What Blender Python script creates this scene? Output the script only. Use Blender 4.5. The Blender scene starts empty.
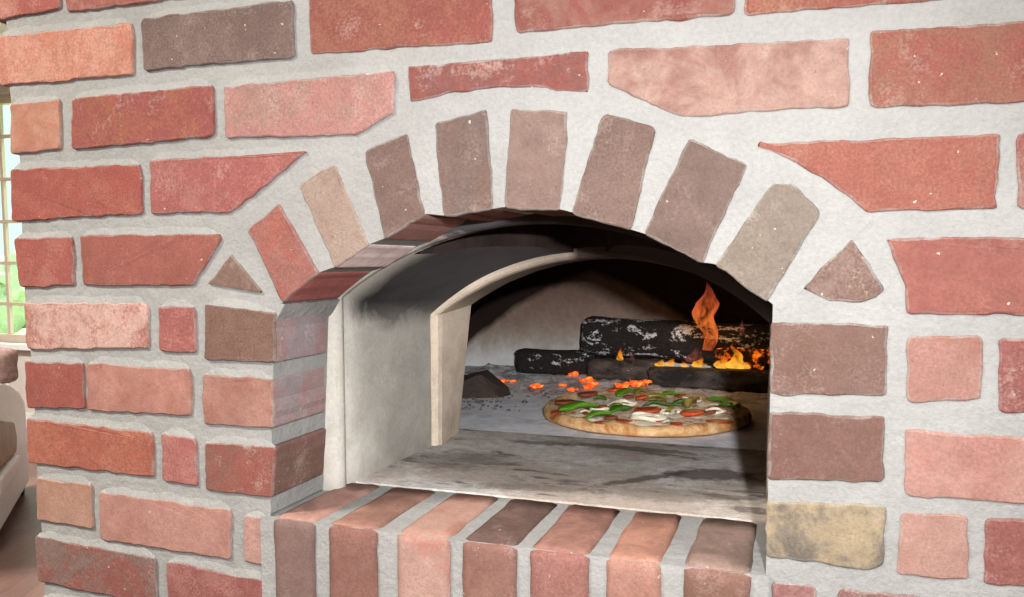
import bpy, bmesh, math, random
from mathutils import Vector, noise, Matrix

random.seed(7)
SC = bpy.context.scene
COL = SC.collection
PI = math.pi

# ------------------------------------------------------------------ camera model (wall plane is Y = 0, +Y goes into the oven)
FPX, CX, CY = 822.0, 512.0, 327.0
YAW, PITCH = math.radians(18.83), math.radians(4.685)
CAM = Vector((0, -.69, 1.29))
FW = Vector((-math.sin(YAW)*math.cos(PITCH), math.cos(YAW)*math.cos(PITCH), -math.sin(PITCH)))
RT = Vector((math.cos(YAW), math.sin(YAW), 0))
UP = RT.cross(FW)

def ray(x, y): return RT*((x-CX)/FPX) + UP*((CY-y)/FPX) + FW
def on_y(x, y, Y):
    r = ray(x, y); return CAM + r*((Y-CAM.y)/r.y)
def on_z(x, y, Z):
    r = ray(x, y); return CAM + r*((Z-CAM.z)/r.z)

cam = bpy.data.cameras.new('camera')
cam.sensor_fit = 'HORIZONTAL'; cam.sensor_width = 36
cam.lens = FPX/1024*36
cam.shift_y = (CY-298.5)/1024
cam.clip_start = .02
co = bpy.data.objects.new('camera', cam); COL.objects.link(co)
co.matrix_world = Matrix((( RT.x, UP.x, -FW.x, CAM.x), (RT.y, UP.y, -FW.y, CAM.y), (RT.z, UP.z, -FW.z, CAM.z), (0, 0, 0, 1)))
SC.camera = co

# ------------------------------------------------------------------ colour helpers
def s2l(c): return tuple(((v/255)/12.92 if v/255 <= .04045 else ((v/255+.055)/1.055)**2.4) for v in c)
def rgb(*c): return s2l(c) + (1,)

# ------------------------------------------------------------------ node helpers
class NT:
    def __init__(s, name):
        s.m = bpy.data.materials.new(name); s.m.use_nodes = True
        s.t = s.m.node_tree; s.t.nodes.clear()
        s.out = s.t.nodes.new('ShaderNodeOutputMaterial')
    def n(s, typ, ins=None, **kw):
        nd = s.t.nodes.new(typ)
        for k, v in kw.items(): setattr(nd, k, v)
        for k, v in (ins or {}).items():
            if isinstance(v, bpy.types.NodeSocket): s.t.links.new(v, nd.inputs[k])
            else: nd.inputs[k].default_value = v
        return nd
    def pos(s): return s.n('ShaderNodeNewGeometry').outputs['Position']
    def obj(s): return s.n('ShaderNodeTexCoord').outputs['Object']
    def noise(s, vec, scale, detail=4, rough=.6, dist=0):
        return s.n('ShaderNodeTexNoise', {'Vector': vec, 'Scale': scale, 'Detail': detail, 'Roughness': rough, 'Distortion': dist}).outputs['Fac']
    def ramp(s, fac, stops, interp='LINEAR'):
        r = s.n('ShaderNodeValToRGB', {'Fac': fac}); cr = r.color_ramp; cr.interpolation = interp
        while len(cr.elements) < len(stops): cr.elements.new(.5)
        for e, (p, c) in zip(cr.elements, stops):
            e.position = p; e.color = c if len(c) == 4 else tuple(c)+(1,)
        return r.outputs['Color']
    def step(s, fac, a, b):
        return s.n('ShaderNodeMapRange', {'Value': fac, 'From Min': a, 'From Max': b}).outputs['Result']
    def math(s, op, a, b=0.0):
        return s.n('ShaderNodeMath', {0: a, 1: b}, operation=op).outputs[0]
    def mix(s, fac, a, b, mode='MIX'):
        nd = s.n('ShaderNodeMix', data_type='RGBA', blend_type=mode)
        for i, v in ((0, fac), (6, a), (7, b)):
            if isinstance(v, bpy.types.NodeSocket): s.t.links.new(v, nd.inputs[i])
            else: nd.inputs[i].default_value = v
        return nd.outputs[2]
    def attr(s, name): return s.n('ShaderNodeAttribute', attribute_name=name)
    def sep(s, v): return s.n('ShaderNodeSeparateXYZ', {0: v}).outputs
    def bump(s, h, strength=.4, dist=.002):
        return s.n('ShaderNodeBump', {'Height': h, 'Strength': strength, 'Distance': dist}).outputs['Normal']
    def principled(s, color, rough=.85, normal=None, spec=.25, **kw):
        ins = {'Base Color': color, 'Roughness': rough, 'Specular IOR Level': spec}
        if normal is not None: ins['Normal'] = normal
        ins.update(kw)
        p = s.n('ShaderNodeBsdfPrincipled', ins)
        s.t.links.new(p.outputs[0], s.out.inputs[0]); return p

def simple(name, color, var=.12, scale=30, rough=.7, bump=.3, bd=.001, spec=.3, **kw):
    t = NT(name); v = t.obj()
    nz = t.noise(v, scale, 5)
    dark = tuple(c*(1-var*2) for c in color[:3])+(1,); lite = tuple(min(1, c*(1+var)) for c in color[:3])+(1,)
    c = t.ramp(nz, [(.3, dark), (.7, lite)])
    t.principled(c, rough, t.bump(t.noise(v, scale*3, 4), bump, bd), spec, **kw)
    return t.m

# brick: per-brick colours live in mesh attributes
t = NT('fired_brick')
a1, a2, pr_ = t.attr('col'), t.attr('col2'), t.attr('par')
ps = t.sep(pr_.outputs['Vector'])
seed = t.n('ShaderNodeCombineXYZ', {0: t.math('MULTIPLY', ps[2], 37.0), 1: t.math('MULTIPLY', ps[2], 91.0), 2: t.math('MULTIPLY', ps[2], 53.0)}).outputs[0]
v = t.n('ShaderNodeVectorMath', {0: t.pos(), 1: seed}, operation='ADD').outputs[0]
grain = t.noise(v, 420, 4, .75)
big = t.math('ADD', t.noise(v, 20, 6, .7, .4), t.math('MULTIPLY', t.math('SUBTRACT', grain, .5), .38))
thr = t.math('SUBTRACT', 1.0, ps[0])
mfac = t.n('ShaderNodeMapRange', {'Value': big, 'From Min': t.math('SUBTRACT', t.math('ADD', t.math('MULTIPLY', thr, .5), .22), .07), 'From Max': t.math('ADD', t.math('ADD', t.math('MULTIPLY', thr, .5), .22), .07)}).outputs['Result']
c = t.mix(mfac, a1.outputs['Color'], a2.outputs['Color'])
c = t.mix(.6, c, t.ramp(grain, [(.3, (.32, .30, .30)), (.5, (.5, .5, .5)), (.72, (.70, .70, .70))]), 'OVERLAY')
cloud = t.noise(v, 55, 5, .7)
c = t.mix(.5, c, t.ramp(cloud, [(.25, (.36, .35, .35)), (.75, (.64, .64, .64))]), 'OVERLAY')
wn = t.math('ADD', t.noise(v, 30, 6, .68, .3), t.math('MULTIPLY', t.math('SUBTRACT', grain, .5), .45))
w = t.math('MULTIPLY', t.step(wn, .57, .74), ps[1])
c = t.mix(t.math('MULTIPLY', w, .8), c, rgb(146, 134, 128))
pits = t.step(t.noise(v, 260, 2, .5), .30, .24)
c = t.mix(t.math('MULTIPLY', pits, .45), c, rgb(66, 44, 38))
specks = t.step(t.noise(v, 170, 2, .5), .745, .77)
c = t.mix(t.math('MULTIPLY', specks, .5), c, rgb(170, 160, 152))
t.principled(c, .92, t.bump(t.math('ADD', grain, t.math('MULTIPLY', cloud, 1.6)), .35, .0016), .15)
M_BRICK = t.m

t = NT('lime_mortar'); v = t.pos()
n1 = t.noise(v, 14, 5, .6); n2 = t.noise(v, 260, 4, .7); n3 = t.noise(v, 60, 4, .6)
c = t.ramp(n1, [(.3, s2l((109, 109, 107))), (.7, s2l((119, 119, 117)))])
c = t.mix(.35, c, t.ramp(n2, [(.3, (.36, .36, .36)), (.7, (.62, .62, .62))]), 'OVERLAY')
pk = t.step(t.noise(v, 170, 2, .5), .27, .22)
c = t.mix(t.math('MULTIPLY', pk, .5), c, rgb(120, 112, 104))
t.principled(c, .95, t.bump(t.math('ADD', n2, t.math('MULTIPLY', n3, 3.0)), .4, .0025), .1)
M_MORTAR = t.m

# plaster of the oven mouth: soot stain on the vault, paler arris
t = NT('sooty_plaster'); v = t.pos(); xyz = t.sep(v)
n1 = t.noise(v, 18, 6, .65, .4); n2 = t.noise(v, 240, 4, .7)
c = t.ramp(n1, [(.3, s2l((144, 140, 133))), (.7, s2l((170, 166, 158)))])
c = t.mix(.4, c, t.ramp(n2, [(.3, (.36, .36, .36)), (.7, (.62, .62, .62))]), 'OVERLAY')
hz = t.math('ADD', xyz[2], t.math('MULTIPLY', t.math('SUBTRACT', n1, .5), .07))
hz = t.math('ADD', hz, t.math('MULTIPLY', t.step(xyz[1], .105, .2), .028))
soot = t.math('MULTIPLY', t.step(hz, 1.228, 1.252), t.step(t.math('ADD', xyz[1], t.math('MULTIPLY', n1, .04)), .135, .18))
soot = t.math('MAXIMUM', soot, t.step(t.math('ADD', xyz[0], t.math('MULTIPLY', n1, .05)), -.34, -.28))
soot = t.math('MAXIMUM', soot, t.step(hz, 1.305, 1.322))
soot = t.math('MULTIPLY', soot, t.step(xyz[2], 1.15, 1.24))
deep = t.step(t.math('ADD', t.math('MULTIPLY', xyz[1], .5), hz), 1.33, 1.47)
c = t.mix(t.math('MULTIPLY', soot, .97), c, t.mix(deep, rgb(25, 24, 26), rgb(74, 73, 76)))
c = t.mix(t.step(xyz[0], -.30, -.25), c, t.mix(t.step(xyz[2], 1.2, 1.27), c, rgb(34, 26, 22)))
low = t.step(xyz[2], 1.075, 1.034)
c = t.mix(t.math('MULTIPLY', low, t.step(t.noise(v, 30, 5, .7), .35, .7)), c, rgb(128, 122, 116))
t.principled(c, .93, t.bump(n2, .4, .002), .1)
M_PLASTER = t.m

t = NT('rim_concrete'); v = t.pos(); xyz = t.sep(v)
n1 = t.noise(v, 26, 6, .65, .4); n2 = t.noise(v, 240, 4, .7)
c = t.ramp(n1, [(.3, s2l((176, 160, 144))), (.7, s2l((206, 192, 174)))])
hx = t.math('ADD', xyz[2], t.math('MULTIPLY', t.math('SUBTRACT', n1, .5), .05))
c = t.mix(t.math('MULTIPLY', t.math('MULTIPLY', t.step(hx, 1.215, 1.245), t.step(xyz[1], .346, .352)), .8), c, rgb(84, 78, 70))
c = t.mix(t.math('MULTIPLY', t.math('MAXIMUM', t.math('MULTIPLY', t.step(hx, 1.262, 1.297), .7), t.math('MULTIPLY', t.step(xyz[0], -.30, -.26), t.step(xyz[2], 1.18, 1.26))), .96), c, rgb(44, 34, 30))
c = t.mix(.4, c, t.ramp(n2, [(.3, (.36, .36, .36)), (.7, (.62, .62, .62))]), 'OVERLAY')
t.principled(c, .93, t.bump(n2, .4, .002), .1)
M_RIM = t.m

t = NT('soot_black_vault'); v = t.pos()
c = t.ramp(t.noise(v, 20, 5), [(.3, s2l((26, 20, 19))), (.75, s2l((46, 37, 34)))])
t.principled(c, .95, t.bump(t.noise(v, 120, 4), .4, .003), .05)
M_SOOT = t.m

t = NT('dark_topped_back_wall'); v = t.pos(); xyz = t.sep(v)  # smoke-browned with height; near-black above a pointed curve
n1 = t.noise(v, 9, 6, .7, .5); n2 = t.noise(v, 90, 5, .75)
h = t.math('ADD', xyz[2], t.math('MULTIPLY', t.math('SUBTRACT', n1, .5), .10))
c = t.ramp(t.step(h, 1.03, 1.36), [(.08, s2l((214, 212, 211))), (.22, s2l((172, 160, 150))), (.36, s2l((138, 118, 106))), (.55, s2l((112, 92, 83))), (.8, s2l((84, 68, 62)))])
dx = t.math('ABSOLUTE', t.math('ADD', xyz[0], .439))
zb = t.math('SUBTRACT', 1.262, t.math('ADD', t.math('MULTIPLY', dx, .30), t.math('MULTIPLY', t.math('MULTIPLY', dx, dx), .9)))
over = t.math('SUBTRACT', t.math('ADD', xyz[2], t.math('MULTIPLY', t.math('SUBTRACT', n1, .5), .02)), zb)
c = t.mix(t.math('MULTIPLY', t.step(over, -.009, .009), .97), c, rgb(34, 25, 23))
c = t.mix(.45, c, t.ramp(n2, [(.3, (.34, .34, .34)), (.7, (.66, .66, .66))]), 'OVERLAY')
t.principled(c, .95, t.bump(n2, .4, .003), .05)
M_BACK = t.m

# oven floor slab: burnt streaks, plus a painted shadow arc before the pizza
t = NT('scorched_shadowed_slab'); v = t.pos()
mp = t.n('ShaderNodeMapping', {'Vector': v, 'Scale': (1.0, 2.6, 1.0), 'Rotation': (0, 0, .5)}).outputs[0]
n1 = t.noise(v, 7, 7, .66, .3); n2 = t.noise(v, 260, 4, .72); n3 = t.noise(mp, 9, 6, .66, .3); n4 = t.noise(v, 60, 5, .7)
c = t.ramp(n4, [(.3, s2l((150, 145, 140))), (.7, s2l((192, 188, 183)))])
c = t.mix(t.math('MULTIPLY', t.step(n1, .54, .42), .6), c, rgb(128, 112, 100))
dk = t.math('ADD', n3, t.math('MULTIPLY', t.math('SUBTRACT', n4, .5), .35))
c = t.mix(t.math('MULTIPLY', t.step(dk, .56, .66), .8), c, rgb(74, 62, 55))
sx = t.sep(v)
for (ux, uy, ra, rb, rot, st) in [(-.085, .30, .05, .030, 0.3, .8), (-.165, .25, .075, .010, 0.85, .75), (-.20, .405, .11, .014, -0.05, .7), (-.40, .27, .07, .05, .3, .45), (-.12, .20, .10, .028, .1, .4), (-.33, .40, .05, .012, 0, .6), (-.27, .18, .08, .016, .2, .45)]:
    ca, sa = math.cos(rot), math.sin(rot)
    ax_ = t.math('SUBTRACT', sx[0], ux); ay_ = t.math('SUBTRACT', sx[1], uy)
    p1_ = t.math('DIVIDE', t.math('ADD', t.math('MULTIPLY', ax_, ca), t.math('MULTIPLY', ay_, sa)), ra)
    p2_ = t.math('DIVIDE', t.math('SUBTRACT', t.math('MULTIPLY', ay_, ca), t.math('MULTIPLY', ax_, sa)), rb)
    dd_ = t.math('SQRT', t.math('ADD', t.math('MULTIPLY', p1_, p1_), t.math('MULTIPLY', p2_, p2_)))
    dd_ = t.math('ADD', dd_, t.math('ADD', t.math('MULTIPLY', t.math('SUBTRACT', n4, .5), 1.6), t.math('MULTIPLY', t.math('SUBTRACT', n3, .5), 1.6)))
    c = t.mix(t.math('MULTIPLY', t.step(dd_, 1.15, .55), st), c, rgb(66, 56, 50))
c = t.mix(.5, c, t.ramp(n2, [(.3, (.34, .34, .34)), (.7, (.66, .66, .66))]), 'OVERLAY')
t.principled(c, .9, t.bump(n2, .35, .0015), .2)
M_SLAB = t.m

t = NT('ashy_oven_floor'); v = t.pos()
n1 = t.noise(v, 12, 7, .7, .9); n2 = t.noise(v, 200, 4, .75)
c = t.ramp(n1, [(.33, s2l((196, 196, 200))), (.5, s2l((230, 231, 237))), (.7, s2l((244, 245, 250)))])
c = t.mix(.5, c, t.ramp(n2, [(.3, (.3, .3, .3)), (.7, (.68, .68, .68))]), 'OVERLAY')
t.principled(c, .93, t.bump(n2, .35, .002), .1)
M_ASHFLOOR = t.m

# ------------------------------------------------------------------ object helpers
def link(name, me, parent=None):
    o = bpy.data.objects.new(name, me); COL.objects.link(o)
    if parent is not None: o.parent = parent
    return o
def obj(name, bm, mats, parent=None, smooth=False, recalc=True):
    if recalc: bmesh.ops.recalc_face_normals(bm, faces=bm.faces[:])
    if parent is not None and parent.location.length > 0:
        bmesh.ops.translate(bm, verts=bm.verts[:], vec=-Vector(parent.location))
    me = bpy.data.meshes.new(name); bm.to_mesh(me); bm.free()
    for m in (mats if isinstance(mats, (list, tuple)) else [mats]): me.materials.append(m)
    if smooth:
        for p in me.polygons: p.use_smooth = True
    return link(name, me, parent)
def tag(o, label, cat, group=None):
    o['label'] = label; o['category'] = cat
    if group: o['group'] = group
    return o
def thing(name, label, cat, loc=(0, 0, 0), group=None):
    o = bpy.data.objects.new(name, None); COL.objects.link(o); o.location = loc
    o.empty_display_size = .05
    return tag(o, label, cat, group)
def struct(o): o['kind'] = 'structure'; return o

def box(bm, x0, x1, y0, y1, z0, z1, mi=0, bev=0):
    vs = [bm.verts.new(p) for p in ((x0, y0, z0), (x1, y0, z0), (x1, y1, z0), (x0, y1, z0), (x0, y0, z1), (x1, y0, z1), (x1, y1, z1), (x0, y1, z1))]
    fs = [bm.faces.new([vs[i] for i in q]) for q in ((0, 3, 2, 1), (4, 5, 6, 7), (0, 1, 5, 4), (1, 2, 6, 5), (2, 3, 7, 6), (3, 0, 4, 7))]
    for f in fs: f.material_index = mi
    if bev:
        es = set(e for f in fs for e in f.edges)
        r = bmesh.ops.bevel(bm, geom=list(es), offset=bev, segments=3, affect='EDGES', profile=.6)
        for f in r['faces']: f.material_index = mi
def loft(bm, rings, closed=True, cap=False, mi=0):
    R = [[bm.verts.new(p) for p in r] for r in rings]
    for a, b in zip(R, R[1:]):
        n = len(a)
        for i in range(n if closed else n-1):
            j = (i+1) % n
            f = bm.faces.new((a[i], a[j], b[j], b[i])); f.material_index = mi
    if cap:
        for r in (R[0], R[-1]):
            f = bm.faces.new(r); f.material_index = mi
    return R

# ------------------------------------------------------------------ bricks
def new_bm():
    bm = bmesh.new()
    for n in ('col', 'col2', 'par'): bm.loops.layers.float_color.new(n)
    return bm
def paint(bm, f, col, col2, par):
    for n, c in (('col', col), ('col2', col2), ('par', par)):
        l = bm.loops.layers.float_color[n]
        for lp in f.loops: lp[l] = c

def outline(pts, r=.005, step=.006, amp=.0011, seed=0.0):
    n = len(pts); area = sum(pts[i][0]*pts[(i+1) % n][1]-pts[(i+1) % n][0]*pts[i][1] for i in range(n))
    P = [Vector(p) for p in (pts if area > 0 else pts[::-1])]
    out = []
    for i in range(n):
        a, b, c = P[i-1], P[i], P[(i+1) % n]
        d1, d2 = (a-b), (c-b)
        k = min(r, d1.length*.3, d2.length*.3)
        p0, p2 = b+d1.normalized()*k, b+d2.normalized()*k
        for s in (0, .35, .65, 1):
            out.append(p0*(1-s)**2 + b*2*s*(1-s) + p2*s*s)
        q = c + (b-c).normalized()*min(r, d2.length*.3, (P[(i+2) % n]-c).length*.3)
        L = (q-p2).length; m = int(L/step)
        for j in range(1, m): out.append(p2.lerp(q, j/m))
    res = []
    for i, p in enumerate(out):
        a, c = out[i-1], out[(i+1) % len(out)]
        tn = (c-a)
        if tn.length < 1e-9: continue
        nr = Vector((tn.y, -tn.x)).normalized()
        d = noise.noise((p.x*70+seed, p.y*70, seed*1.7))*amp + noise.noise((p.x*240, p.y*240+seed, seed))*amp*.55
        res.append((p+nr*d, nr))
    return res

BN = [0]
def brick(bm, pts, col, col2=None, mott=.35, white=.25, yf=-.0025, depth=.05, side=None, side_p=None, r=.005, amp=.0016, mi=0, xform=None, fillet=0):
    BN[0] += 1; seed = BN[0]*3.77
    o = outline(pts, r, .006, amp, seed)
    col2 = col2 or tuple(min(1, c*1.25+.02) for c in col[:3])+(1,)
    par = (mott, white, (BN[0]*.6180339) % 1, 1)
    rings = []
    for ins, y in ((0, yf+depth), (0, .0004), (.0007, yf+.0005), (.0021, yf)):
        ring = []
        for p, nr in o:
            q = p - nr*ins*(1+.7*noise.noise((p.x*45, p.y*45, seed)))
            yy = y if y == yf+depth else y + noise.noise((q.x*60, q.y*60, seed))*.0006
            P = (q.x, yy, q.y)
            ring.append(bm.verts.new(xform(P) if xform else P))
        rings.append(ring)
    n = len(o)
    for k, (a, b) in enumerate(zip(rings, rings[1:])):
        for i in range(n):
            j = (i+1) % n
            f = bm.faces.new((a[i], a[j], b[j], b[i])); f.material_index = mi
            if k > 0: f.smooth = True
            if k == 0 and side: paint(bm, f, side[0], side[1], side_p or par)
            elif k == 0: paint(bm, f, col, col2, par)
            else:
                u = max(0, min(.7, .22+.5*noise.noise((o[i][0].x*60, o[i][0].y*60, seed))))
                mc = lambda q: tuple(q[h]*(1-u)+(.17, .166, .156)[h]*u for h in range(3))+(1,)
                paint(bm, f, mc(col), mc(col2), par)
    if fillet:
        top = [(o[i][0], o[(i+1) % n][0]) for i in range(n) if o[i][1].y > .8 and o[(i+1) % n][1].y > .8]
        tx0, tx1 = min(min(p.x, q.x) for p, q in top), max(max(p.x, q.x) for p, q in top)
        for p, q in top:
            h1, h2 = (max(.0006, fillet*(1+.35*noise.noise((w_.x*40, w_.y*40, 7)))*min(1, (w_.x-tx0)/.012, (tx1-w_.x)/.012)) for w_ in (p, q))
            fl = bm.faces.new([bm.verts.new(z_) for z_ in ((p.x, yf+.0006, p.y-.0006), (q.x, yf+.0006, q.y-.0006), (q.x, .0002, q.y+h2), (p.x, .0002, p.y+h1))])
            fl.material_index = 1; paint(bm, fl, (.5, .5, .5, 1), (.5, .5, .5, 1), (0, 0, 0, 1))
    f = bm.faces.new(rings[-1]); f.material_index = mi; paint(bm, f, col, col2, par)

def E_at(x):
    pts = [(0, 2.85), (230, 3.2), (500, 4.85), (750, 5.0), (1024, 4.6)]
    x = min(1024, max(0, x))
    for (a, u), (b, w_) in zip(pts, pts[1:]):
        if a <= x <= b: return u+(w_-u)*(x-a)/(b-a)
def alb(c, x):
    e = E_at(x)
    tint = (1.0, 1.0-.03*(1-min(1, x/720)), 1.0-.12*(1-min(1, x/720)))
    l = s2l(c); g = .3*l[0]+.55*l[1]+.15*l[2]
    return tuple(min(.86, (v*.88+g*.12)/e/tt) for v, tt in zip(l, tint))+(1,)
W_ = None
def albt(c, x): return tuple(min(.8, v*1.75) for v in alb(c, x)[:3])+(1,)  # ledge tops lightened in colour where overhead light falls short
def px_poly(q): return [(lambda p: (p.x, p.z))(on_y(x, y, -.003)) for x, y in q]
def pb(bm, q, c, c2=None, mott=.35, white=.25, **kw):
    xm = sum(p[0] for p in q)/len(q)
    kw.setdefault('yf', -.0027 if xm < 330 else -.0014)
    sd = kw.pop('side', None); sk = 1.35 if bm is W_ else (3.6 if xm < 400 else 2.4)  # light on soffits and returns put into colour, brightest at the left
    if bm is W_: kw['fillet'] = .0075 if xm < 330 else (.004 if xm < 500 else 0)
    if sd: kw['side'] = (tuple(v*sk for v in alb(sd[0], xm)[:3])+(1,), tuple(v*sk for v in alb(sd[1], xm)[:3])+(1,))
    brick(bm, px_poly(q), alb(c, xm), alb(c2, xm) if c2 else None, mott, white, **kw)

# opening geometry
OC = -.251                       # centre line of the opening
Z0 = 1.0337                      # oven floor level
def circ(hw, zs, za):
    ri = za-zs; R = (hw*hw+ri*ri)/(2*ri); return R, za-R
def arch_z(x, hw, zs, za):
    R, zc = circ(hw, zs, za); d = R*R-(x-OC)**2
    return zc+math.sqrt(max(0, d))
def prof(Y, hb, hs, zs, za, n=28, k=8, zb=Z0-.004, cx=OC, jit=0):
    R, zc = circ(hs, zs, za); a0 = math.asin(min(1, hs/R)); out = []
    for i in range(k): s = i/k; out.append(Vector((cx-hb+(hb-hs)*s, Y, zb+(zs-zb)*s)))
    for i in range(n+1):
        a = -a0+2*a0*i/n; out.append(Vector((cx+R*math.sin(a), Y, zc+R*math.cos(a))))
    for i in range(1, k+1): s = i/k; out.append(Vector((cx+hs+(hb-hs)*s, Y, zs+(zb-zs)*s)))
    if jit:
        for p in out:
            p.x += noise.noise(p*35)*jit; p.z += noise.noise(p*35+Vector((5, 5, 5)))*jit*(1 if p.z > zb+.01 else 0)
    return out
IN = dict(hw=.2335, zs=1.2485, za=1.3355)    # brick intrados
R_IN, ZC_IN = circ(IN['hw'], IN['zs'], IN['za'])
R_OUT = R_IN + .104

# ------------------------------------------------------------------ WALL (brick masonry front and sides)
bm = new_bm()
XR, ZT, YB = .82, 2.6, 1.42
LEFT = [(0, 0.0), (40, 0), (8, 92), (18, 160), (20, 228), (23, 295), (29, 355), (33, 413), (35, 470), (40, 533)]
le = sorted([(lambda p: (p.z, p.x))(on_y(x+2, y, 0)) for x, y in LEFT[2:]])
le = [(0, le[0][1]+.004)] + le + [(ZT, le[-1][1]-.004)]
def left_x(z):
    for (z0, x0), (z1, x1) in zip(le, le[1:]):
        if z0 <= z <= z1: return x0+(x1-x0)*(z-z0)/(z1-z0)
    return le[-1][1]
LEDGE_X0, LEDGE_X1, LEDGE_ZB = -.503, -.012, .828
JX0, JX1 = -.4800, OC+.2365
def jx0(z): return -.4900+(min(1.2485, max(1.03, z))-1.0496)*.0485-.0022     # mortar line of the jambs, a little behind the bricks
def mface(vs):
    f = bm.faces.new([bm.verts.new(p) for p in vs]); f.material_index = 1
    paint(bm, f, (.5, .5, .5, 1), (.5, .5, .5, 1), (0, 0, 0, 1))
# left pier: strips in z
zs_ = sorted(set([z for z, x in le] + [Z0, IN['zs']] + [i*.1 for i in range(27)]))
for a, b in zip(zs_, zs_[1:]):
    r_ = LEDGE_X0 if b <= Z0+1e-6 and a >= LEDGE_ZB-.1 else JX0
    mface([(left_x(a), 0, a), (jx0(a), 0, a), (jx0(b), 0, b), (left_x(b), 0, b)])
    if 1.0 < a < 1.2485: mface([(jx0(a), 0, a), (jx0(a), .104, a), (jx0(b), .104, b), (jx0(b), 0, b)])
    mface([(left_x(a), 0, a), (left_x(b), 0, b), (left_x(b), YB, b), (left_x(a), YB, a)])
# arch zone: strips in x from extrados of the ring to the top, and jamb return faces
N = 48
XA = jx0(1.2485)
xs = [XA+(JX1-XA)*i/N for i in range(N+1)]
def ring_z(x, R):
    d = R*R-(x-OC)**2; return ZC_IN+math.sqrt(max(0, d))
for a, b in zip(xs, xs[1:]):
    za, zb = ring_z(a, R_IN+.022), ring_z(b, R_IN+.022)
    mface([(a, 0, za), (b, 0, zb), (b, 0, ZT), (a, 0, ZT)])
    mface([(a, 0, za), (a, .104, za), (b, .104, zb), (b, 0, zb)])
mface([(JX0-.012, 0, 0), (JX1, 0, 0), (JX1, 0, Z0-.012), (JX0-.012, 0, Z0-.012)])
mface([(JX1, 0, Z0-.03), (JX1, .104, Z0-.03), (JX1, .104, ring_z(JX1, R_IN+.022)), (JX1, 0, ring_z(JX1, R_IN+.022))])
mface([(JX1, 0, 0), (XR, 0, 0), (XR, 0, ZT), (JX1, 0, ZT)])
mface([(XR, 0, 0), (XR, YB, 0), (XR, YB, ZT), (XR, 0, ZT)])
mface([(left_x(0), YB, 0), (XR, YB, 0), (XR, YB, ZT), (left_x(ZT), YB, ZT)])
mface([(left_x(ZT), 0, ZT), (XR, 0, ZT), (XR, YB, ZT), (left_x(ZT), YB, ZT)])

W = W_ = bm
CD = .095     # depth of corner and jamb bricks
wg = [(-.50, 1.2275), (-.4818, 1.228), (-.4705, 1.2462), (-.50, 1.252)]
mface([(x, -.0006, z) for x, z in wg])
for (xa, za), (xb, zb) in zip(wg, wg[1:]): mface([(xa, -.0006, za), (xb, -.0006, zb), (xb, .104, zb), (xa, .104, za)])
# row A
pb(W, [(-9, -46), (59, -52), (60, 9), (-8, 21)], (182, 96, 78), (205, 132, 108), .4, .3, depth=CD)
pb(W, [(66, -52), (290, -72), (292, -18), (65, 13)], (186, 108, 90), (205, 140, 118), .4, .4)
pb(W, [(303, -72), (498, -82), (499, -36), (305, -18)], (190, 108, 92), None)
pb(W, [(512, -88), (722, -98), (724, -52), (513, -37)], (200, 118, 98), None)
pb(W, [(738, -98), (960, -106), (960, -62), (739, -53)], (206, 132, 110), None)
pb(W, [(976, -106), (1200, -112), (1200, -70), (976, -63)], (196, 112, 96), None)
# row B
pb(W, [(-4, 36), (132, 22), (133, 75), (-1, 86)], (216, 138, 106), (224, 158, 128), .45, .2, depth=CD)
pb(W, [(140, 18), (292, -1), (294, 57), (142, 71)], (134, 108, 97), (146, 120, 108), .4, .25)
pb(W, [(306, -7), (492, -25), (492, 42), (309, 54)], (188, 104, 88), (196, 122, 96), .4, .35)
pb(W, [(512, -27), (733, -42), (735, 14), (514, 33)], (205, 142, 122), (190, 105, 92), .42, .3)
pb(W, [(743, -42), (958, -50), (958, -2), (745, 15)], (205, 118, 98), (212, 140, 112), .4, .2)
pb(W, [(975, -50), (1200, -58), (1200, -12), (975, -3)], (200, 116, 98), None)
# row C
pb(W, [(9, 104), (59, 99), (61, 150), (10, 154)], (210, 150, 118), (200, 128, 98), .4, .15, depth=CD)
pb(W, [(70, 98), (213, 84), (214, 137), (71, 150)], (174, 92, 80), (178, 104, 74), .35, .5)
pb(W, [(223, 86), (394, 70), (394, 113), (354, 136), (225, 138)], (206, 158, 140), (218, 152, 138), .5, .35, r=.003)
pb(W, [(407, 66), (588, 50), (589, 94), (545, 88), (500, 87), (450, 93), (408, 103)], (186, 118, 108), (196, 108, 92), .45, .5, r=.003)
pb(W, [(607, 49), (850, 37), (850, 106), (682, 117), (655, 107), (608, 84)], (238, 192, 174), (204, 146, 132), .40, .2, r=.0035)
pb(W, [(870, 29), (1085, 16), (1085, 100), (869, 108)], (204, 116, 100), (196, 132, 108), .45, .3)
pb(W, [(1102, 15), (1300, 6), (1300, 92), (1102, 99)], (220, 160, 142), None)
# row D
pb(W, [(9, 169), (140, 163), (142, 214), (11, 222)], (180, 90, 72), (186, 102, 80), .35, .15, depth=CD)
pb(W, [(148, 160), (307, 151), (268, 183), (229, 213), (150, 214)], (188, 106, 94), (194, 122, 108), .4, .35, r=.003)
pb(W, [(755, 143), (1001, 133), (998, 209), (868, 212), (822, 178)], (210, 124, 104), (214, 138, 116), .4, .1, r=.003)
pb(W, [(1017, 133), (1230, 126), (1230, 208), (1017, 209)], (200, 120, 108), (214, 150, 136), .4, .3)
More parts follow.
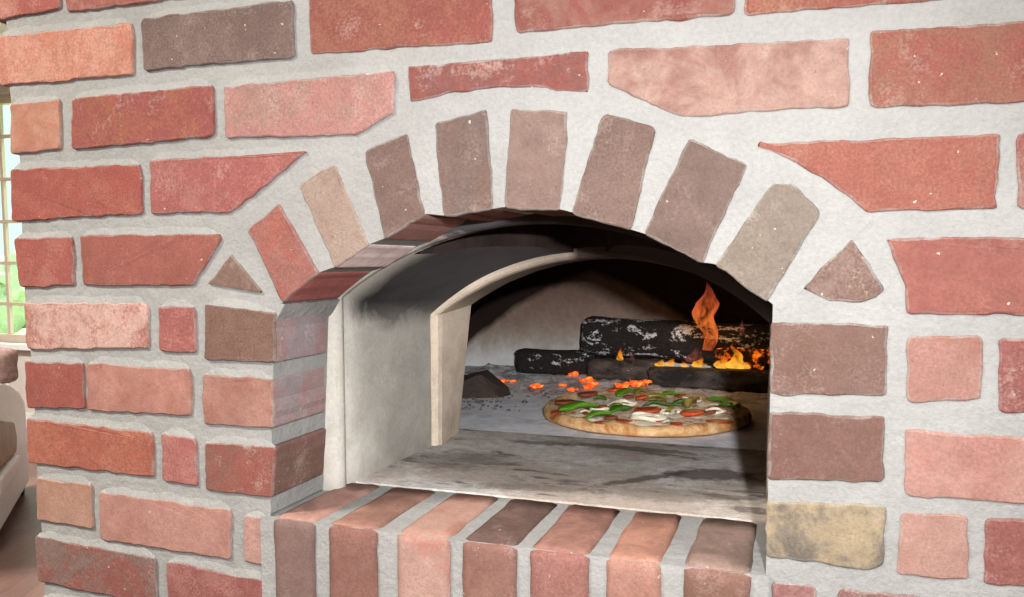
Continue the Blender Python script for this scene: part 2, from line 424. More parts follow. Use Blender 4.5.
# row E
pb(W, [(13, 238), (72, 236), (74, 286), (18, 288)], (182, 95, 78), (190, 116, 96), .3, .2, depth=CD)
pb(W, [(79, 235), (219, 233), (221, 240), (192, 286), (82, 286)], (180, 102, 85), (172, 98, 76), .35, .2, r=.003)
pb(W, [(230, 254), (263, 293), (207, 284)], (150, 116, 98), (160, 128, 110), .4, .2, r=.003)
pb(W, [(852, 238), (887, 290), (864, 304), (830, 302), (801, 289)], (170, 134, 118), (190, 158, 144), .4, .6, r=.003)
pb(W, [(885, 238), (1090, 235), (1090, 318), (908, 314), (904, 288)], (208, 128, 112), (200, 116, 106), .4, .15, r=.003)
pb(W, [(1106, 235), (1300, 234), (1300, 320), (1106, 318)], (196, 112, 98), None)
# row F
pb(W, [(23, 302), (147, 303), (148, 349), (26, 350)], (200, 134, 110), (230, 182, 160), .47, .2, depth=CD)
pb(W, [(157, 306), (194, 307), (196, 354), (158, 352)], (184, 106, 94), None, .3, .15)
GS = ((166, 150, 146), (176, 138, 130))
pb(W, [(204, 304), (275, 312), (275, 364), (204, 360)], (142, 104, 84), (152, 114, 96), .4, .05, depth=CD, side=GS, side_p=(.45, .8, .3, 1), r=.0035)
pb(W, [(770, 322), (889, 325), (887, 396), (769, 395)], (174, 136, 122), (168, 126, 110), .4, .25, depth=CD, r=.004)
pb(W, [(907, 336), (985, 336), (983, 402), (906, 403)], (224, 164, 148), (216, 152, 134), .4, .1)
pb(W, [(1000, 338), (1200, 340), (1200, 420), (999, 413)], (196, 118, 110), (206, 140, 130), .35, .5)
# row G
pb(W, [(23, 361), (83, 363), (84, 409), (26, 409)], (174, 92, 74), (182, 102, 82), .3, .15, depth=CD)
pb(W, [(85, 363), (190, 369), (191, 417), (87, 411)], (208, 146, 122), (192, 126, 104), .4, .15)
pb(W, [(202, 374), (273, 378), (273, 429), (203, 425)], (202, 146, 124), (186, 124, 102), .4, .25, depth=CD, side=GS, side_p=(.4, .7, .8, 1), r=.0035)
pb(W, [(769, 412), (886, 417), (884, 483), (767, 481)], (172, 128, 114), (166, 120, 106), .4, .2, depth=CD, r=.004)
pb(W, [(905, 429), (1100, 443), (1100, 510), (904, 498)], (240, 180, 164), (234, 166, 150), .4, .1)
pb(W, [(1116, 444), (1300, 454), (1300, 522), (1116, 511)], (204, 124, 108), None)
# row H
pb(W, [(25, 418), (152, 432), (154, 478), (27, 463)], (188, 104, 78), (196, 118, 88), .4, .1, depth=CD)
pb(W, [(160, 433), (195, 439), (197, 487), (162, 482)], (194, 116, 102), (206, 140, 124), .35, .2)
pb(W, [(204, 442), (275, 447), (272, 499), (205, 491)], (176, 100, 82), (164, 106, 90), .4, .5, depth=CD, side=((134, 100, 84), (146, 104, 92)), r=.0035)
pb(W, [(766, 501), (887, 506), (884, 567), (868, 572), (766, 558)], (232, 206, 164), (158, 146, 132), .38, .35, depth=CD, r=.004)
pb(W, [(900, 514), (969, 516), (970, 582), (897, 576)], (242, 186, 168), (236, 172, 156), .4, .1)
pb(W, [(985, 518), (1200, 526), (1200, 600), (984, 586)], (198, 120, 110), (208, 138, 126), .35, .4)
# row I
pb(W, [(35, 477), (91, 485), (93, 530), (36, 521)], (200, 152, 122), (192, 138, 108), .4, .2, depth=CD)
pb(W, [(98, 491), (231, 510), (230, 560), (99, 540)], (210, 152, 130), (200, 138, 118), .4, .2)
pb(W, [(242, 515), (268, 519), (270, 568), (243, 563)], (218, 164, 146), None, .3, .3)
pb(W, [(771, 582), (817, 587), (816, 650), (770, 644)], (206, 140, 134), (216, 160, 154), .4, .4)
pb(W, [(838, 590), (975, 602), (975, 668), (837, 655)], (190, 132, 126), (204, 150, 142), .4, .4)
pb(W, [(992, 604), (1200, 620), (1200, 690), (992, 672)], (204, 130, 116), None)
# row J
pb(W, [(34, 536), (155, 558), (157, 606), (37, 582)], (166, 98, 84), (152, 122, 106), .38, .15, depth=CD)
pb(W, [(165, 560), (270, 583), (270, 634), (167, 610)], (174, 100, 90), (190, 124, 110), .4, .3)
pb(W, [(40, 596), (110, 610), (112, 656), (42, 640)], (214, 160, 130), None, depth=CD)
pb(W, [(120, 613), (268, 646), (268, 694), (122, 660)], (190, 112, 96), None)
# the same masonry carried on beyond what the photograph shows
PAL = [(178, 94, 78), (206, 146, 124), (190, 108, 92), (146, 112, 96), (214, 138, 108), (184, 102, 84), (222, 168, 150)]
def row(z0, z1, xa, xb, off):
    x = xa+off
    first = True
    while x < xb-.03:
        L = random.choice((.2, .2, .2, .097)) if not first or off else .2
        e = min(x+L, xb)
        if xb-e < .05: e = xb
        c = random.choice(PAL)
        brick(W, [(x, z0), (e, z0), (e, z1), (x, z1)], tuple(v/4.4 for v in s2l(c))+(1,), None, .4, .25, depth=CD if first else .04)
        x = e+.018; first = False
z = on_y(500, -104, 0).z + .012; k = 0
while z < ZT-.06:
    row(z, z+.058, left_x(z)-.008, XR, 0); z += .0795; k += 1
zl = on_y(100, 664, 0).z; zr = on_y(900, 690, 0).z; k = 0
z = zl-.012
while z > .07:
    row(z-.058, z, left_x(z)-.008, JX0-.02 if z > LEDGE_ZB-.02 else JX0-.02, 0); z -= .0795
z = zr-.012
while z > .07:
    row(z-.058, z, JX1+.012, XR, 0); z -= .0795
z = LEDGE_ZB-.02
while z > .07:
    row(z-.058, z, JX0, JX1-.004, 0); z -= .0795
for (x_, ya, yb_) in ((1200, -112, -70), (1200, -58, -12), (1300, 6, 92), (1230, 126, 208), (1300, 234, 320), (1200, 340, 420), (1300, 454, 522), (1200, 526, 600), (1200, 620, 690)):
    pa, pb_ = on_y(x_, ya, 0), on_y(x_, yb_, 0)
    row(pb_.z, pa.z, pa.x+.016, XR, 0)
# side bricks on the left return
zrow = [z for z in [i*.0795+.03 for i in range(32)] if z < ZT-.06]
for i, z in enumerate(zrow):
    y = .115 if i % 2 else .22
    if not i % 2:
        pass
    while y < YB-.06:
        e = min(y+.2, YB); c = random.choice(PAL); xl = left_x(z+.03)
        brick(W, [(y, z), (e, z), (e, z+.058), (y, z+.058)], tuple(v/2.8 for v in s2l(c))+(1,), None, .4, .25, yf=0, depth=.03,
              xform=lambda P, xl=xl: (xl-.004+P[1], P[0], P[2]))
        y = e+.018
wall = struct(obj('wall_front', bm, [M_BRICK, M_MORTAR], None, recalc=False))
wall['label'] = 'front of red, pink and brown brickwork with wide pale mortar joints around the oven mouth'

# ------------------------------------------------------------------ PIZZA OVEN (arch, ledge, mouth, rim, chamber, floor)
oven = thing('pizza_oven', 'wood-fired pizza oven with brown brick arch and brick ledge set in the brick wall', 'oven', (OC, 0, Z0))
bm = new_bm()
# ring of mortar behind the arch bricks, its soffit running from brick corner to brick corner
VS = [
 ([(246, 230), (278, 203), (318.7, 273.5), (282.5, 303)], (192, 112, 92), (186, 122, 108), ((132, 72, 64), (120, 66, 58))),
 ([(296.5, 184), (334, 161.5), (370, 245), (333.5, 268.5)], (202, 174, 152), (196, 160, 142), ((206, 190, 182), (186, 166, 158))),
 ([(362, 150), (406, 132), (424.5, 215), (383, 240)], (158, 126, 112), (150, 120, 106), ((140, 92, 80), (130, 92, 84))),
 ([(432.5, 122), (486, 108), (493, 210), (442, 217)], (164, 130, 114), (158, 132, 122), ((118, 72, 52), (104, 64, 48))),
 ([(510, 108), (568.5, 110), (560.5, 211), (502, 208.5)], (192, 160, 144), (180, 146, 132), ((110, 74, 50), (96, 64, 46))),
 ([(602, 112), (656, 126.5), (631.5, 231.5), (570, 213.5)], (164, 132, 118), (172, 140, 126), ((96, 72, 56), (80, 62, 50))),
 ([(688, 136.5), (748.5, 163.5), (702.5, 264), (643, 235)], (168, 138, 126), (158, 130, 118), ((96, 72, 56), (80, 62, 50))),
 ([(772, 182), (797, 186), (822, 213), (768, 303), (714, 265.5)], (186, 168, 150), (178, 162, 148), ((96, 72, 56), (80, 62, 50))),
]
RP_ = []
for q, *_ in VS:
    for x, z in px_poly([q[-1], q[-2]]):
        RP_.append((math.atan2(x-OC, z-ZC_IN), math.hypot(x-OC, z-ZC_IN)))
RP_.sort()
RP_ = [(RP_[0][0]-.1, RP_[0][1])]+RP_+[(RP_[-1][0]+.1, RP_[-1][1])]
def r_in(a):
    for (a1, r1), (a2, r2) in zip(RP_, RP_[1:]):
        if a1 <= a <= a2: return r1+(r2-r1)*(a-a1)/(a2-a1)+.0014
    return R_IN
a0 = math.asin(.2335/R_IN)+.0
def ringpt(a, R, y): return (OC+R*math.sin(a), y, ZC_IN+R*math.cos(a))
n = 160
for i in range(n):
    u, w_ = -a0-.02+(2*a0+.04)*i/n, -a0-.02+(2*a0+.04)*(i+1)/n
    for q in ([(u, r_in(u), -.0003), (w_, r_in(w_), -.0003), (w_, R_OUT, -.0003), (u, R_OUT, -.0003)],
              [(u, r_in(u), -.0003), (u, r_in(u), .105), (w_, r_in(w_), .105), (w_, r_in(w_), -.0003)]):
        f = bm.faces.new([bm.verts.new(ringpt(*p)) for p in q]); f.material_index = 1
        paint(bm, f, (.5, .5, .5, 1), (.5, .5, .5, 1), (0, 0, 0, 1))
for q, c, c2, sd in VS:
    pb(bm, q, c, c2, .42, .22, depth=.10, side=sd, side_p=(.4, .3, .37, 1), r=.0045)
obj('arch', bm, [M_BRICK, M_MORTAR], oven, recalc=False)

# ledge of soldier bricks
bm = new_bm()
YL = -.007
LB = [(272, 313, 515, (148, 116, 104), (142, 112, 100), (186, 138, 118)),
      (327.5, 376, 522, (166, 114, 98), (158, 112, 98), (176, 126, 104)),
      (396, 449, 527, (222, 174, 156), (212, 146, 126), (198, 152, 132)),
      (462, 516, 536, (186, 134, 116), (178, 126, 110), (136, 104, 92)),
      (530, 589, 546, (194, 130, 114), (200, 136, 124), (188, 132, 114)),
      (606, 661, 556, (220, 160, 140), (214, 152, 130), (216, 154, 128)),
      (684, 751, 568, (172, 126, 110), (166, 122, 104), (178, 146, 132))]
def ledge_mortar(p):
    f = bm.faces.new([bm.verts.new(q) for q in p]); f.material_index = 1
    paint(bm, f, (.5, .5, .5, 1), (.5, .5, .5, 1), (0, 0, 0, 1))
zt = Z0-.0022
for p in ([(LEDGE_X0, -.0035, LEDGE_ZB), (LEDGE_X1, -.0035, LEDGE_ZB), (LEDGE_X1, -.0035, zt), (LEDGE_X0, -.0035, zt)],
          [(LEDGE_X0, -.0035, zt), (LEDGE_X1, -.0035, zt), (LEDGE_X1, .145, zt), (LEDGE_X0, .145, zt)],
          [(LEDGE_X0, -.0035, LEDGE_ZB), (LEDGE_X0, -.0035, zt), (LEDGE_X0, .05, zt), (LEDGE_X0, .05, LEDGE_ZB)],
          [(LEDGE_X1, -.0035, LEDGE_ZB), (LEDGE_X1, -.0035, zt), (LEDGE_X1, .05, zt), (LEDGE_X1, .05, LEDGE_ZB)],
          [(LEDGE_X0, -.0035, LEDGE_ZB), (LEDGE_X1, -.0035, LEDGE_ZB), (LEDGE_X1, .05, LEDGE_ZB), (LEDGE_X0, .05, LEDGE_ZB)]):
    ledge_mortar(p)
for k, (xa, xb, y, c, c2, ct) in enumerate(LB):
    A, B = on_y(xa, y, YL).x, on_y(xb, y+5, YL).x
    BN[0] += 1; sd = BN[0]*2.3
    par = (.42, .25, (BN[0]*.618) % 1, 1); xm = (xa+xb)/2
    c, c2 = (tuple(min(255, v_*1.1) for v_ in q_) for q_ in (c, c2))
    # profile in (y, z): bottom front, top front rounded, top back
    yb = .131
    pf = [(YL, LEDGE_ZB), (YL, .90), (YL, .96)] + [(YL, Z0-.035), (YL, Z0-.02), (YL, Z0-.01), (YL+.0012, Z0-.005), (YL+.004, Z0-.0018), (YL+.008, Z0-.0002)] + [(YL+.02, Z0), (.04, Z0), (.07, Z0), (.1, Z0), (yb, Z0), (yb, Z0-.03)]
    m = 9
    grid = []
    for j in range(m+1):
        u = j/m; x = A+(B-A)*u; edge = min(u, 1-u)*m
        row_ = []
        for (yy, zz) in pf:
            dx = 0
            if j in (0, m): dx = noise.noise((yy*50+sd, zz*50, j))*.0018
            inn = .0022 if j in (0, m) else 0
            w1 = noise.noise((x*55, yy*55+sd, zz*55))*.0012
            top = zz >= Z0-.002 and yy > YL+.003
            row_.append(bm.verts.new((x+dx, yy + (0 if top else inn+w1), zz - ((inn-w1) if top else 0))))
        grid.append(row_)
    for a, b in zip(grid, grid[1:]):
        for i in range(len(pf)-1):
            f = bm.faces.new((a[i], b[i], b[i+1], a[i+1])); f.smooth = True
            top = pf[i][0] >= YL+.004
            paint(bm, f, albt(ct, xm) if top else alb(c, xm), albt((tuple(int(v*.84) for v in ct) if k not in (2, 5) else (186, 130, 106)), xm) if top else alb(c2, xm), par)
    for r_ in (grid[0], grid[-1]):
        lo = [bm.verts.new((v_.co.x, max(v_.co.y+.012, YL+.012), v_.co.z-.006)) for v_ in r_]
        for i in range(len(pf)-1):
            f = bm.faces.new((r_[i], r_[i+1], lo[i+1], lo[i])); paint(bm, f, alb(c, xm), alb(c2, xm), par)
obj('ledge', bm, [M_BRICK, M_MORTAR], oven)

# mouth: plastered vault with the flue slot at its crown
def mouth_at(Y):
    k = (Y-.112)/(.335-.112); return .2285-.0075*k, 1.248-.033*k, 1.326-.026*k
MC = -.2455
HOLE = [(0, .335), (.022, .335), (.049, .257), (.074, .22), (.091, .198), (.107, .177), (.125, .162), (.134, .15), (.142, .128)]
def hole_y(x):
    d = abs(x-MC)
    for (d0, y0), (d1, y1) in zip(HOLE, HOLE[1:]):
        if d0 <= d <= d1: return y0+(y1-y0)*(d-d0)/(d1-d0)
    return .128
bm = bmesh.new()
N_ = 72
pre = [prof(.0985, .248, .248, 1.247, 1.347, N_, cx=MC), prof(.1015, .236, .236, 1.2485, 1.3365, N_, jit=.0012, cx=MC), prof(.105, .2305, .2305, 1.248, 1.329, N_, jit=.0012, cx=MC), prof(.112, .2285, .2285, 1.248, 1.326, N_, jit=.001, cx=MC), prof(.117, .2285, .2285, 1.248, 1.326, N_, cx=MC), prof(.1195, .2325, .2325, 1.2475, 1.3275, N_, cx=MC), prof(.1235, .2325, .2325, 1.2475, 1.3275, N_, cx=MC), prof(.128, .2285+.001, .2295, 1.247, 1.3262, N_, cx=MC)]
loft(bm, pre, closed=False)
R_last = pre[-1]
rows = 9
cols = len(R_last)
def col_pt(i, Y):
    hw, zs, za = mouth_at(Y); p = prof(Y, hw, hw, zs, za, N_, cx=MC)[i]
    p.x += noise.noise(p*18)*.0012; return p
cache = []
for i in range(cols):
    x = R_last[i].x; vault = R_last[i].z > 1.25
    ys = hole_y(x) if vault else .128
    line = []
    for j in range(rows+1):
        Y = ys+(.338-ys)*j/rows; line.append(col_pt(i, Y) if (j or ys > .1281) else R_last[i].copy())
    cache.append((ys, line))
V = [[bm.verts.new(p) for p in l] for _, l in cache]
for i in range(cols-1):
    if cache[i][0] >= .334 and cache[i+1][0] >= .334: continue
    for j in range(rows):
        try: bm.faces.new((V[i][j], V[i+1][j], V[i+1][j+1], V[i][j+1]))
        except ValueError: pass
bmesh.ops.remove_doubles(bm, verts=bm.verts[:], dist=.00015)
mouth = obj('mouth', bm, M_PLASTER, oven, smooth=True)
# flue rising from the slot
bm = bmesh.new()
ids = [i for i in range(cols) if cache[i][0] > .1281 and R_last[i].z > 1.25]
front = [R_last[i].copy() for i in ids]; back = [cache[i][1][0].copy() for i in ids]
loop = front + back[::-1]
loft(bm, [loop, [Vector((p.x, p.y, 1.5)) for p in loop], [Vector((OC+(p.x-OC)*.7, .23+(p.y-.23)*.8, 1.9)) for p in loop]], closed=True)
top_ = [v_ for v_ in bm.verts if v_.co.z > 1.89]
bm.faces.new(top_) if len(top_) > 2 else None
obj('flue', bm, M_SOOT, oven)

# rim of the inner arch
bm = bmesh.new()
RC = -.2305
loft(bm, [prof(.334, 0.2420, 0.2420, 1.216, 1.306, 40, cx=RC), prof(.334, 0.2345, 0.2345, 1.215, 1.2995, 40, jit=.001, cx=RC), prof(.3345, 0.2315, 0.2315, 1.2145, 1.2965, 40, jit=.001, cx=RC), prof(.338, 0.2280, 0.2265, 1.215, 1.2935, 40, jit=.001, cx=RC), prof(.346, 0.2260, 0.2240, 1.216, 1.2915, 40, jit=.001, cx=RC),
          prof(.39, 0.2315, 0.2180, 1.22, 1.291, 40, cx=RC), prof(.428, 0.2355, 0.2140, 1.224, 1.291, 40, jit=.0008, cx=RC), prof(.436, 0.2385, 0.2170, 1.224, 1.294, 40, cx=RC), prof(.44, 0.3070, 0.3070, 1.22, 1.36, 40, cx=RC)], closed=False)
obj('rim', bm, M_RIM, oven, smooth=False)

# firing chamber
HB = .505
bm = bmesh.new()
loft(bm, [prof(.440, .25, .235, 1.224, 1.310, 40, cx=RC), prof(.441, HB, HB, 1.12, 1.39, 40), prof(.8, HB, HB, 1.12, 1.40, 40), prof(1.16, HB, HB, 1.12, 1.39, 40)], closed=False)
obj('vault', bm, M_SOOT, oven, smooth=False)
bm = bmesh.new()
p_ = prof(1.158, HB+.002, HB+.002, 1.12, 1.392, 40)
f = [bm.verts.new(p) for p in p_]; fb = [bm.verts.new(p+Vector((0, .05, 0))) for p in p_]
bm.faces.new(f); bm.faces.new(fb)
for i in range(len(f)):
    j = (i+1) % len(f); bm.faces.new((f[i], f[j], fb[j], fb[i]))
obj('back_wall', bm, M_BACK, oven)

# floors
bm = bmesh.new()
def slab(bm, x0, x1, y0, y1, ztop, th, nx, ny, amp):
    g = [[bm.verts.new((x0+(x1-x0)*i/nx, y0+(y1-y0)*j/ny + (noise.noise((i*.7, j, 3))*.0012 if j == 0 else 0), ztop+noise.noise((i*.9, j*.9, 1.3))*amp)) for j in range(ny+1)] for i in range(nx+1)]
    for i in range(nx):
        for j in range(ny): bm.faces.new((g[i][j], g[i+1][j], g[i+1][j+1], g[i][j+1]))
    b = [bm.verts.new(p) for p in ((x0, y0, ztop-th), (x1, y0, ztop-th), (x1, y1, ztop-th), (x0, y1, ztop-th))]
    bm.faces.new(b)
    bm.faces.new([b[0]]+[g[i][0] for i in range(nx+1)]+[b[1]])
    bm.faces.new([b[3]]+[g[i][ny] for i in range(nx+1)]+[b[2]])
    bm.faces.new([b[0]]+[g[0][j] for j in range(ny+1)]+[b[3]])
    bm.faces.new([b[1]]+[g[nx][j] for j in range(ny+1)]+[b[2]])
slab(bm, OC-.235, OC+.235, .138, .452, Z0, .05, 40, 24, .0005)
obj('hearth_slab', bm, M_SLAB, oven)
bm = bmesh.new()
slab(bm, OC-HB, OC+HB, .4535, 1.157, Z0-.0008, .05, 44, 36, .0008)
obj('oven_floor', bm, M_ASHFLOOR, oven)

# ------------------------------------------------------------------ things in the oven
def lump(bm, c, r, seed, sub=2, amp=.3, flat=1.0, mi=0):
    res = bmesh.ops.create_icosphere(bm, subdivisions=sub, radius=1)
    for v_ in res['verts']:
        d = v_.co.normalized()
        k = 1+amp*noise.noise(d*1.6+Vector((seed, seed*.7, 0)))+amp*.5*noise.noise(d*4+Vector((0, seed, 0)))
        v_.co = Vector((d.x*r[0]*k, d.y*r[1]*k, d.z*r[2]*k*flat)) + Vector(c)
    for f in bm.faces: pass

# charred wood
def charred(name, ash=.5, ember=.0, base=(30, 26, 25), brown=None):
    t = NT(name); v = t.obj()
    mp = t.n('ShaderNodeMapping', {'Vector': v, 'Scale': (1.0, 2.4, 2.4)}).outputs[0]
    vor = t.n('ShaderNodeTexVoronoi', {'Vector': t.n('ShaderNodeVectorMath', {0: mp, 1: t.n('ShaderNodeTexNoise', {'Vector': v, 'Scale': 30.0}).outputs['Color']}, operation='ADD').outputs[0], 'Scale': 26.0}, feature='DISTANCE_TO_EDGE').outputs['Distance']
    n1 = t.noise(mp, 13, 6, .7, .5); n2 = t.noise(v, 160, 4, .7)
    c = t.ramp(n2, [(.3, s2l(base)), (.75, s2l(tuple(min(255, b+26) for b in base)))])
    if brown: c = t.mix(t.step(n1, .42, .6), c, rgb(*brown))
    af = t.math('MULTIPLY', t.step(t.math('ADD', n1, t.math('MULTIPLY', t.math('SUBTRACT', n2, .5), .3)), .66-ash*.14, .71-ash*.14), t.step(n2, .25, .5))
    c = t.mix(af, c, rgb(236, 234, 238))
    em = {}
    if ember:
        z = t.sep(v)[2]
        ef = t.math('MULTIPLY', t.step(t.noise(v, 60, 5, .75), .50, .66), ember)
        em = {'Emission Color': t.ramp(t.noise(v, 90, 4), [(.35, s2l((170, 40, 5))), (.6, s2l((255, 120, 20))), (.75, s2l((255, 190, 60)))]), 'Emission Strength': t.math('MULTIPLY', ef, 2.2)}
    t.principled(c, .85, t.bump(t.math('ADD', t.math('MULTIPLY', vor, 1.5), n2), .7, .004), .3, **em)
    return t.m
M_CHAR = charred('charred_wood_ash', .55)
M_CHARW = charred('charred_wood_white_ash', .8)
M_CHARDK = charred('charred_wood_dark', .1, 0, (36, 32, 30), (104, 92, 84))
M_CHARBR = charred('scorched_brown_wood', .0, 0, (52, 42, 38), (78, 62, 54))
M_CHARHOT = charred('burning_wood', .2, 1.0, (40, 24, 16))

def log(name, p0, p1, r, mat, label, seed, square=.0, r1=None, parts=True):
    a, b = Vector(p0), Vector(p1); ax = (b-a).normalized(); L = (b-a).length
    s = ax.cross(Vector((0, 0, 1))).normalized(); u = s.cross(ax)
    mid = (a+b)/2
    bm = bmesh.new(); rings = []; n = 28; m = max(8, int(L/.012))
    for i in range(m+1):
        k = i/m; ring = []
        rr = r+((r1 or r)-r)*k
        for j in range(n):
            th = 2*PI*j/n
            sq = 1/max(abs(math.cos(th)), abs(math.sin(th))); q = 1+(min(sq, 1.3)-1)*square
            R = rr*q*(1+.10*noise.noise((k*L*9+seed, math.cos(th)*1.5, math.sin(th)*1.5))+.05*noise.noise((k*L*40+seed, math.cos(th)*5, math.sin(th)*5)))
            if i in (0, m): R *= .9
            off = (noise.noise((math.cos(th)*3, math.sin(th)*3, seed))*.006 if i in (0, m) else 0)
            ring.append(a+ax*(L*k+off)+s*(R*math.cos(th))+u*(R*math.sin(th)))
        rings.append(ring)
    Rr = loft(bm, rings)
    for ring, d in ((Rr[0], -1), (Rr[-1], 1)):
        c = bm.verts.new(sum((v_.co for v_ in ring), Vector())/n + ax*d*.002)
        for j in range(n): bm.faces.new((ring[j], ring[(j+1) % n], c))
    bmesh.ops.translate(bm, verts=bm.verts[:], vec=-mid)
    o = obj(name, bm, mat, None, smooth=True)
    # local x along the log so that the grain runs with it
    o.location = mid
    return tag(o, label, 'firewood', 'firewood burning in the oven')
zf = Z0
log('firelog', (-.575, 1.045, zf+.030), (-.405, 1.055, zf+.031), .028, M_CHAR, 'short charred log with white ash cracks lying at the left of the fire', 1.0, .5)
log('firelog', (-.425, 1.07, zf+.090), (-.03, 1.03, zf+.082), .042, M_CHARW, 'thick ash-flecked charred log on top of the fire', 4.0, .4)
log('firelog', (-.405, 1.00, zf+.025), (-.255, 1.02, zf+.026), .024, M_CHARDK, 'short black log lying under the big ash-flecked log', 7.0, .4)
log('firelog', (-.266, .955, zf+.021), (.03, .952, zf+.023), .021, M_CHARDK, 'long smooth dark log at the front of the fire, flames along its top', 11.0, .7)
log('firelog', (-.14, 1.005, zf+.050), (.06, 1.005, zf+.056), .030, M_CHARHOT, 'glowing orange burning log behind the smooth dark front log', 15.0, .3)

# dark wedge of charcoal by the rim
bm = bmesh.new()
A_ = on_z(458, 402, Z0); B_ = on_z(507, 398, Z0)
wy = .72
pts = [(-.585, .70, zf), (-.512, .735, zf), (-.500, .775, zf), (-.56, .80, zf), (-.60, .76, zf),
       (-.578, .705, zf+.030), (-.545, .722, zf+.044), (-.518, .74, zf+.022), (-.505, .772, zf+.014), (-.55, .775, zf+.046), (-.592, .755, zf+.036)]
vv = [bm.verts.new(p) for p in pts]
bmesh.ops.convex_hull(bm, input=vv)
bmesh.ops.subdivide_edges(bm, edges=bm.edges[:], cuts=3, use_grid_fill=True)
for v_ in bm.verts: v_.co += Vector((noise.noise(v_.co*60), noise.noise(v_.co*60+Vector((3, 1, 2))), 0))*.0022
c_ = Vector((-.55, .75, zf)); bmesh.ops.translate(bm, verts=bm.verts[:], vec=-c_)
o = obj('charcoal_chunk', bm, M_CHARBR, None); o.location = c_
tag(o, 'dark brown wedge of charred wood beside the left foot of the inner rim', 'charcoal')

# ash bed
t = NT('grey_ash'); v = t.pos()
n1 = t.noise(v, 45, 6, .75, .5); n2 = t.noise(v, 240, 4, .7)
c = t.ramp(n1, [(.3, s2l((92, 88, 90))), (.45, s2l((180, 177, 179))), (.62, s2l((232, 231, 234)))])
c = t.mix(.5, c, t.ramp(n2, [(.3, (.3, .3, .3)), (.7, (.68, .68, .68))]), 'OVERLAY')
t.principled(c, .95, t.bump(n2, .6, .004), .05)
M_ASH = t.m
bm = bmesh.new(); nx, ny = 110, 50
g = []
for i in range(nx+1):
    r_ = []
    for j in range(ny+1):
        x = -.72+.93*i/nx; y = .80+.35*j/ny
        h = .005+.007*noise.noise((x*14, y*14, 0))+.006*noise.noise((x*50, y*50, 2))+.003*noise.noise((x*140, y*140, 5))
        e = min(1, (y-.80)/.09+.5*noise.noise((x*12, 1, 1))) * min(1, (x+.72)/.05) * min(1, (.21-x)/.05)
        if x < -.46: e = max(e, 0)*(1.2)
        r_.append(bm.verts.new((x, y, zf-.002+max(0, h)*max(0, e))))
    g.append(r_)
for i in range(nx):
    for j in range(ny): bm.faces.new((g[i][j], g[i+1][j], g[i+1][j+1], g[i][j+1]))
o = obj('ash', bm, M_ASH, None, smooth=True); o['kind'] = 'stuff'
tag(o, 'bed of grey and white wood ash under the burning logs', 'ash')
# scattered cinders by the rim (uncountable crumbs)
bm = bmesh.new()
for i in range(260):
    x = random.uniform(-.62, -.40); y = random.uniform(.60, .86)
    if random.random() < (x+.62)/.3: continue
    s_ = random.uniform(.0012, .005); lump(bm, (x, y, zf+s_*.3), (s_, s_, s_*.6), i*1.3, 1, .4)
o = obj('cinders', bm, simple('cinder_grey', rgb(120, 116, 116), .4, 200), None); o['kind'] = 'stuff'
tag(o, 'scatter of small grey cinders around the dark charcoal wedge', 'cinders')

# embers
t = NT('glowing_ember'); v = t.obj()
n1 = t.noise(v, 120, 4, .7)
ec = t.ramp(n1, [(.34, s2l((50, 12, 6))), (.45, s2l((235, 70, 24))), (.56, s2l((255, 120, 34))), (.68, s2l((255, 190, 80)))])
t.principled(t.ramp(n1, [(.3, s2l((60, 40, 38))), (.6, s2l((200, 90, 50)))]), .9, None, .1, **{'Emission Color': ec, 'Emission Strength': 1.15})
M_EMBER = t.m
EMB = [(503, 381, .008, 'small round red ember just right of the dark charcoal wedge'),
       (512, 379, .004, 'tiny red ember beside the round ember near the charcoal wedge'),
       (535, 386, .009, 'flat orange ember in the ash below the short left log'),
       (574, 373, .008, 'orange ember under the right end of the short left log'),
       (584, 379, .012, 'red-orange ember in front of the short left log, mid slope'),
       (592, 386, .012, 'largest bright ember at the back edge of the pizza, left of the middle gap'),
       (572, 388, .007, 'dim red ember in the ash left of the largest bright ember'),
       (563, 383, .005, 'tiny red ember in the ash between the flat ember and the largest one'),
       (624, 386, .010, 'orange ember left of the smooth front log, leftmost of the bright row'),
       (634, 384, .011, 'yellow-orange ember in the middle of the bright row by the front log'),
       (644, 382, .010, 'orange ember touching the left end of the smooth front log'),
       (672, 394, .005, 'thin red ember under the left part of the smooth front log'),
       (695, 395, .005, 'thin red ember under the middle of the smooth front log')]
for k, (x, y, r_, lab) in enumerate(EMB):
    p = on_z(x, y, zf+.012); r_ *= 1.15
    bm = bmesh.new()
    for h in range(7):
        f_ = random.uniform(.35, .75); lump(bm, (random.uniform(-1, 1)*r_*1.1, random.uniform(-.8, .8)*r_, random.uniform(-.4, .5)*r_*.6), (r_*f_, r_*f_*.9, r_*f_*.5), k*2.1+h*3.3, 2, .9)
    o = obj('ember', bm, M_EMBER, None, smooth=True); o.location = (p.x, p.y, zf+.006+r_*.45)
    tag(o, lab, 'ember', 'glowing embers in the ash')

